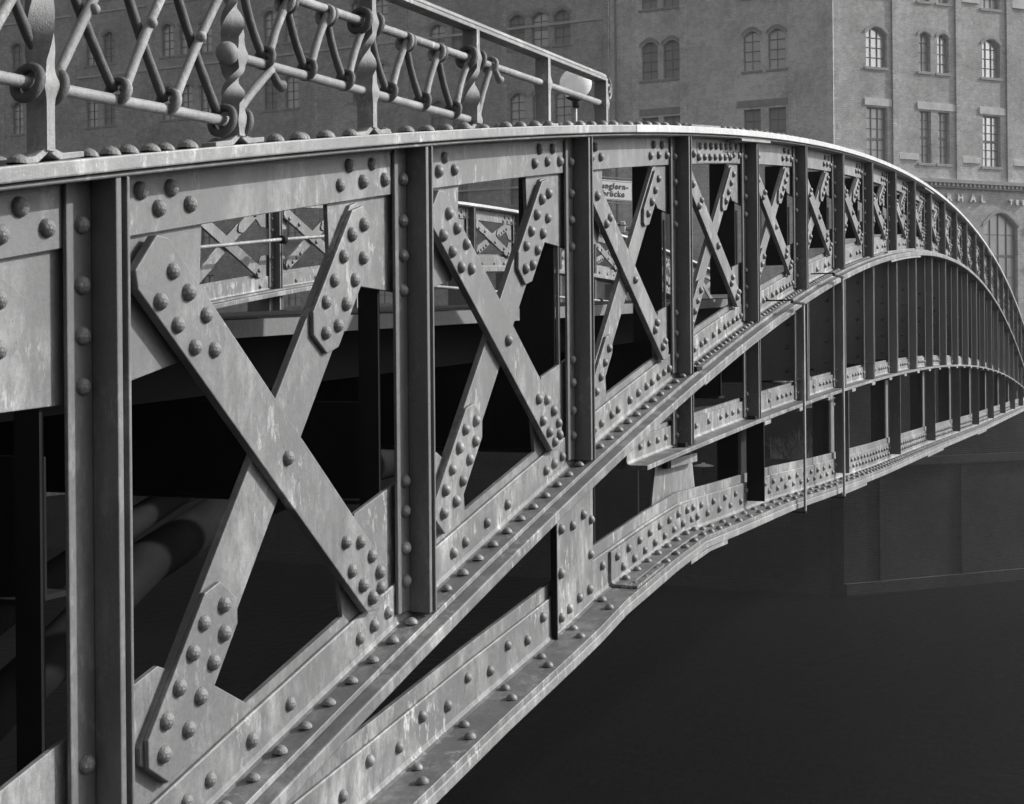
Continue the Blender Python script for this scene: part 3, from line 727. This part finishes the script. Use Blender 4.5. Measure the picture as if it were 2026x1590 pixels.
# corner warehouse
wh = empty('corner_warehouse', (corner.x, corner.y, 0), 'tall brick warehouse with a blunt corner, pale lintels and white wall letters, on the right', 'warehouse')
right = bpy.data.objects.new('right_wall', None)
def wall_group(parent, origin, d, holes, u0, u1, w0, w1, mat, nm='wall'):
    pass
class Fac:
    """places parts of one facade: each part is a child of the building, turned into the facade's own plane"""
    def __init__(s, root, d, flip):
        s.root = root; s.ang = math.atan2(d.y, d.x) + (math.pi if flip else 0); s.flip = flip
    def put(s, before):
        for o in [o for o in s.root.children if o not in before]:
            o.rotation_euler = (0, 0, s.ang); 
            o.location = (o.location.x * 0, 0, ZC) if o.type == 'EMPTY' or True else o.location
def facade(root, d, flip, u0, u1, w0, w1, wins, mat, extra=None, y=0.0, ang=None):
    """wins: (u, width, z0, z1, arch, glass, cols, rows, transom)"""
    sgn = -1 if flip else 1
    before = set(root.children)
    a, b_ = sorted((u0 * sgn, u1 * sgn))
    facade_mesh(a, b_, w0, w1, [opening(sgn * q[0], q[1], q[2], q[3], q[4]) for q in wins], mat, 'wall', root, y)
    for q in wins: window(root, sgn * q[0], *q[1:9], y=y)
    if extra: extra(root, sgn)
    ang = math.atan2(d.y, d.x) + (math.pi if flip else 0)
    for o in root.children:
        if o not in before:
            if o.get('txt'):
                l = Vector(o.location); o.location = Matrix.Rotation(ang, 3, 'Z') @ l + Vector((0, 0, ZC)); o.rotation_euler = (R(90), 0, ang)
            else: o.location = (0, 0, ZC); o.rotation_euler = (0, 0, ang)
G = {'D': M_GLASS_D, 'L': M_GLASS_L, 'M': M_GLASS_M}
WR = []
for (u, wd) in ((2.36, 1.14), (5.05, .66), (6.10, .66), (8.9, 1.05), (12.3, .7), (13.4, .7)):
    c = 3 if wd > .9 else 2
    for z0, z1, g, rr in ((16.05, 17.9, 'M', 4), (12.85, 14.62, random.choice('LLM'), 4), (19.3, 21.1, 'M', 4)): WR.append((u, wd, z0, z1, .28, G[g], c, rr, None))
    WR.append((u, wd, 8.25 if u < 3 else 8.7, 11.05, 0, G['L' if u > 8 else 'M'], c, 6, 3))
WR.append((9.4, 2.0, 1.6, 6.55, .32, M_GLASS_M, 4, 5, 3))
def ex_right(root, s):
    for u in (.12, 3.37, 6.96, 9.96, 14.5): MB().box(u - .16, u + .16, -.06, -.002, 8.0, 24).build('pilaster', M_BRICK, root)
    for a, b_ in ((1.68, 3.16), (4.60, 6.78), (8.18, 9.72), (11.8, 13.9)):
        MB().box(a, b_, -.03, -.001, 11.12, 11.44).build('lintel', M_STONE, root)
    for a, b_ in ((3.56, 4.62), (7.16, 8.18), (10.16, 14.3), (.3, 1.6)):
        MB().box(a, b_, -.05, -.001, 8.80, 9.07).build('stone_band', M_STONE, root)
        MB().box(a, b_, -.05, -.001, 16.2, 16.9).build('stone_band', M_STONE, root)
    for z in (5.85, 4.0): MB().box(10.9, 14.3, -.05, -.001, z - .14, z + .14).build('stone_band', M_STONE, root)
    mb = MB(); mb.box(0.3, 18, -.22, -.001, 7.82, 7.98); mb.box(.3, 18, -.14, -.001, 7.6, 7.82)
    for k in range(70): mb.box(.4 + k * .25, .4 + k * .25 + .11, -.20, -.141, 7.68, 7.81)
    mb.build('cornice', M_TRIM, root)
    for ch, u, sz in (('R', 6.32, .46), ('H', 6.97, .46), ('A', 7.70, .46), ('L', 8.28, .46), ('T', 9.95, .30), ('E', 10.32, .30), ('E', 10.7, .30)):
        o = text_mesh(ch, sz, M_LETTER, root, .03, .012, 'wall_letter'); o.location = (u, -.06 if sz > .4 else -.06, 7.02 if sz > .4 else 6.98); o['txt'] = 1
facade(wh, dR, False, 0, 18, -4, 26, WR, M_BRICK, ex_right)
WL = []
for (u, wd) in ((3.6, .78), (2.47, .78), (8.4, .80), (7.35, .80)):
    for z0, z1, g in ((12.85, 14.62, 'D'), (16.15, 17.9, 'D'), (9.1, 11.1, 'D'), (19.3, 21.1, 'D'), (4.6, 6.8, 'D')): WL.append((u, wd, z0, z1, .28 if z0 > 11 else 0, G['M' if (u < 4 and z0 == 12.85) else g], 2, 4, None))
def ex_left(root, s):
    for u in (.10, 1.80, 6.79, 9.1, 10.15): MB().box(s * u - .14, s * u + .14, -.10, -.002, -4, 24).build('pilaster', M_BRICKP, root)
    for a, b_ in ((2.0, 4.3), (6.95, 8.9)): MB().box(min(s * a, s * b_), max(s * a, s * b_), -.03, -.001, 11.2, 11.5).build('lintel', M_TRIM, root)
    MB().tube([(s * 10.0, -.16, -4), (s * 10.0, -.16, 24)], .06, 8).build('downpipe', M_FRAME, root)
facade(wh, dL, True, 0, 10.27, -4, 26, WL, M_BRICKP, ex_left)
for o in wh.children:
    if o.get('txt'): del o['txt']
# two older warehouses further left along the canal
def add_building(nm, label, ua, ub, rows, cols_, tone, h):
    p0 = corner + dL * ua
    e = empty(nm, (p0.x, p0.y, 0), label, 'warehouse')
    ws = []
    for u in cols_:
        for z0, z1, ar in rows:
            gl = 'M' if random.random() < .55 else 'D'
            ws.append((u - ua, .86, z0, z1, ar, G[gl], 2, 4, None))
    def ex(root, s):
        pil = sorted(set([0.12] + [round(c - ua, 2) for c in cols_ if False] + [ub - ua - .1]))
        k = 0; u = 0.2
        while u < ub - ua: MB().box(s * u - .13, s * u + .13, -.09, -.002, -4, h).build('pilaster', M_BRICKL, root); u += 5.25
        for z0, z1, ar in rows[:1]:
            pass
        for z in (19.45, 15.9, 8.2):
            MB().box(-(ub - ua), 0, -.05, -.003, z, z + .10).build('string_course', M_STONE, root)
        MB().box(-(ub - ua), 0, -.2, -.001, h - .8, h).build('cornice', M_TRIM, root)
    facade(e, dL, True, 0, ub - ua, -4, h, ws, M_BRICKL, ex)
    return e
add_building('brick_warehouse', 'dark brick warehouse in the middle with two arched windows lit by sky above the handrail', 10.3, 21, [(14.95, 16.6, .28), (11.2, 12.8, .28), (18.6, 20.4, .28), (7.4, 9.1, .28), (3.6, 5.3, 0)], [12.75, 13.9, 15.1, 18.2, 19.4], .12, 27)
add_building('brick_warehouse', 'long dark brick warehouse seen through the railing lattice on the left', 21, 62, [(13.15, 14.95, .28), (16.6, 18.35, .28), (9.7, 11.5, .28), (20.2, 22, .28), (6.2, 8.0, 0), (2.8, 4.6, 0)], [22.6, 23.9, 27.9, 29.2, 33.3, 34.6, 35.8, 39.8, 41.0, 45.2, 46.4, 50.5, 51.7, 56, 57.2], .12, 30)

# quay wall under the warehouses
def quay(nm, label, o0, d, u0, u1):
    e = empty(nm, (o0.x, o0.y, 0), label, 'quay wall'); s = -1 if d is dL else 1
    ang = math.atan2(d.y, d.x) + (math.pi if s < 0 else 0)
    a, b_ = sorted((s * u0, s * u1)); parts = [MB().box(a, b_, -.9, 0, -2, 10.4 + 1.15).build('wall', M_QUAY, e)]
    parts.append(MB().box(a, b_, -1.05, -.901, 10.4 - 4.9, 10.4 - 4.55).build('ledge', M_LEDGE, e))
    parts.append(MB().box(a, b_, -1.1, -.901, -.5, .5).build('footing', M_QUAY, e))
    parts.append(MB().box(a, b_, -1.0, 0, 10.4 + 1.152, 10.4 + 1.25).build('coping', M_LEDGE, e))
    k = a + 2
    while k < b_ - 1: parts.append(MB().box(k - .15, k + .15, -1.0, -.902, .55, 5.4).build('fender_post', M_QUAY, e)); k += 4.5
    for q in parts: q.rotation_euler = (0, 0, ang)
    return e
quay('quay_wall', 'dark shaded brick quay wall with a stone ledge, at the foot of the corner warehouse on the right', corner, dR, -.3, 30)
quay('quay_wall', 'dark shaded brick quay wall seen under the bridge deck, left of the corner', corner, dL, .2, 62)

# shrub and little boat seen through the arch
n2 = Vector((-dL.y, dL.x, 0)); n2 = n2 if n2.dot(CAM - corner) > 0 else -n2
rd = at(1560, 905, 1) - CAM; tt = (corner + n2 * 1.0 - CAM).dot(n2) / rd.dot(n2); p = CAM + rd * tt
sh = empty('shrub', (p.x, p.y, 10.4 - 4.55), 'dim leafy shrub growing on the ledge of the quay wall, seen through the lower arch', 'shrub', rot=math.atan2(dL.y, dL.x))
mb = MB()
for i in range(900):
    bx = random.choice((-1.0, -.5, -.1, .45)) + random.gauss(0, .12); a = random.uniform(0, 2 * math.pi); ln = random.uniform(.5, 1.5) * (1.15 if bx < -.3 else .85); sp_ = random.uniform(.1, .75)
    d = Vector((math.cos(a), math.sin(a) * .4, 0)); sd_ = Vector((-d.y, d.x, 0)).normalized() * random.uniform(.012, .026)
    pr = None
    for k in range(5):
        q = k / 4; c = Vector((bx, 0, 0)) + d * (ln * sp_ * q * q * 1.1) + Vector((0, 0, ln * (q - .38 * q * q * sp_ * 1.6))); wv = sd_ * (1 - q * .9)
        cur = (c - wv, c + wv)
        if pr: mb.add([pr[0], pr[1], cur[1], cur[0]], [(0, 1, 2, 3)])
        pr = cur
mb.build('foliage', M_LEAF, sh)
for k in range(7): MB().tube([(random.uniform(-.2, .2), 0, -.02), (random.uniform(-.6, .6), random.uniform(-.1, .1), .45), (random.uniform(-1.2, 1.0), random.uniform(-.2, .2), .9)], [.03, .02, .008], 6).build('stem', M_BARK, sh)
rd = at(1392, 920, 1) - CAM; tt = (corner + n2 * 1.35 - CAM).dot(n2) / rd.dot(n2); p = CAM + rd * tt
wl = empty('wall_lamp', (p.x, p.y, p.z), 'flat white lamp shade fixed to the dark quay wall, seen beside the hanger bracket', 'wall lamp', rot=math.atan2(-dL.y, -dL.x))
MB().tube([(0, 0, -.05), (0, 0, -.02), (0, 0, .03), (0, 0, .07), (0, 0, .12)], [.44, .46, .30, .10, .06], 26).build('shade', M_BOAT, wl, True)
MB().tube([(0, 0, .10), (0, .0, .16), (0, .30, .16)], .025, 8).build('arm', M_DARK, wl, True)

# ------------------------------------------------------------------ abutment, ground, water
ab = MB().box(-9, -2.9, -.4, 6.2, 0, ZC - 1.3).build('abutment', M_QUAY); tag(ab, 'brick abutment that carries the near end of the bridge', 'abutment')
wt = MB().add([(-300, -300, 0), (500, -300, 0), (500, 500, 0), (-300, 500, 0)], [(0, 1, 2, 3)]).build('water', M_WATER); tag(wt, kind='structure')
gc = corner - RT * 0
g = MB().add([tuple(corner + dL * 70 + Vector((0, 0, 1.1))), tuple(corner + Vector((0, 0, 1.1)) + FW * .3), tuple(corner + dR * 40 + Vector((0, 0, 1.1))), tuple(corner + dR * 40 + FW * 200 + Vector((0, 0, 1.1))), tuple(corner + dL * 70 + FW * 200 + Vector((0, 0, 1.1)))], [(0, 1, 2, 3, 4)]).build('ground', M_GROUND); tag(g, kind='structure')

# ------------------------------------------------------------------ haze
HAZE = 0.0008
if HAZE:
    hz = MB().box(-25, 125, -75, 95, -3, 48).build('haze', M_GROUND); tag(hz, kind='stuff')
    mt = bpy.data.materials.new('haze_air'); mt.use_nodes = True; t = mt.node_tree; t.nodes.clear()
    pv = t.nodes.new('ShaderNodeVolumePrincipled'); oo = t.nodes.new('ShaderNodeOutputMaterial'); t.links.new(pv.outputs[0], oo.inputs['Volume'])
    pv.inputs['Density'].default_value = HAZE; pv.inputs['Color'].default_value = (.98, .98, .98, 1); pv.inputs['Anisotropy'].default_value = .5
    hz.data.materials.clear(); hz.data.materials.append(mt)
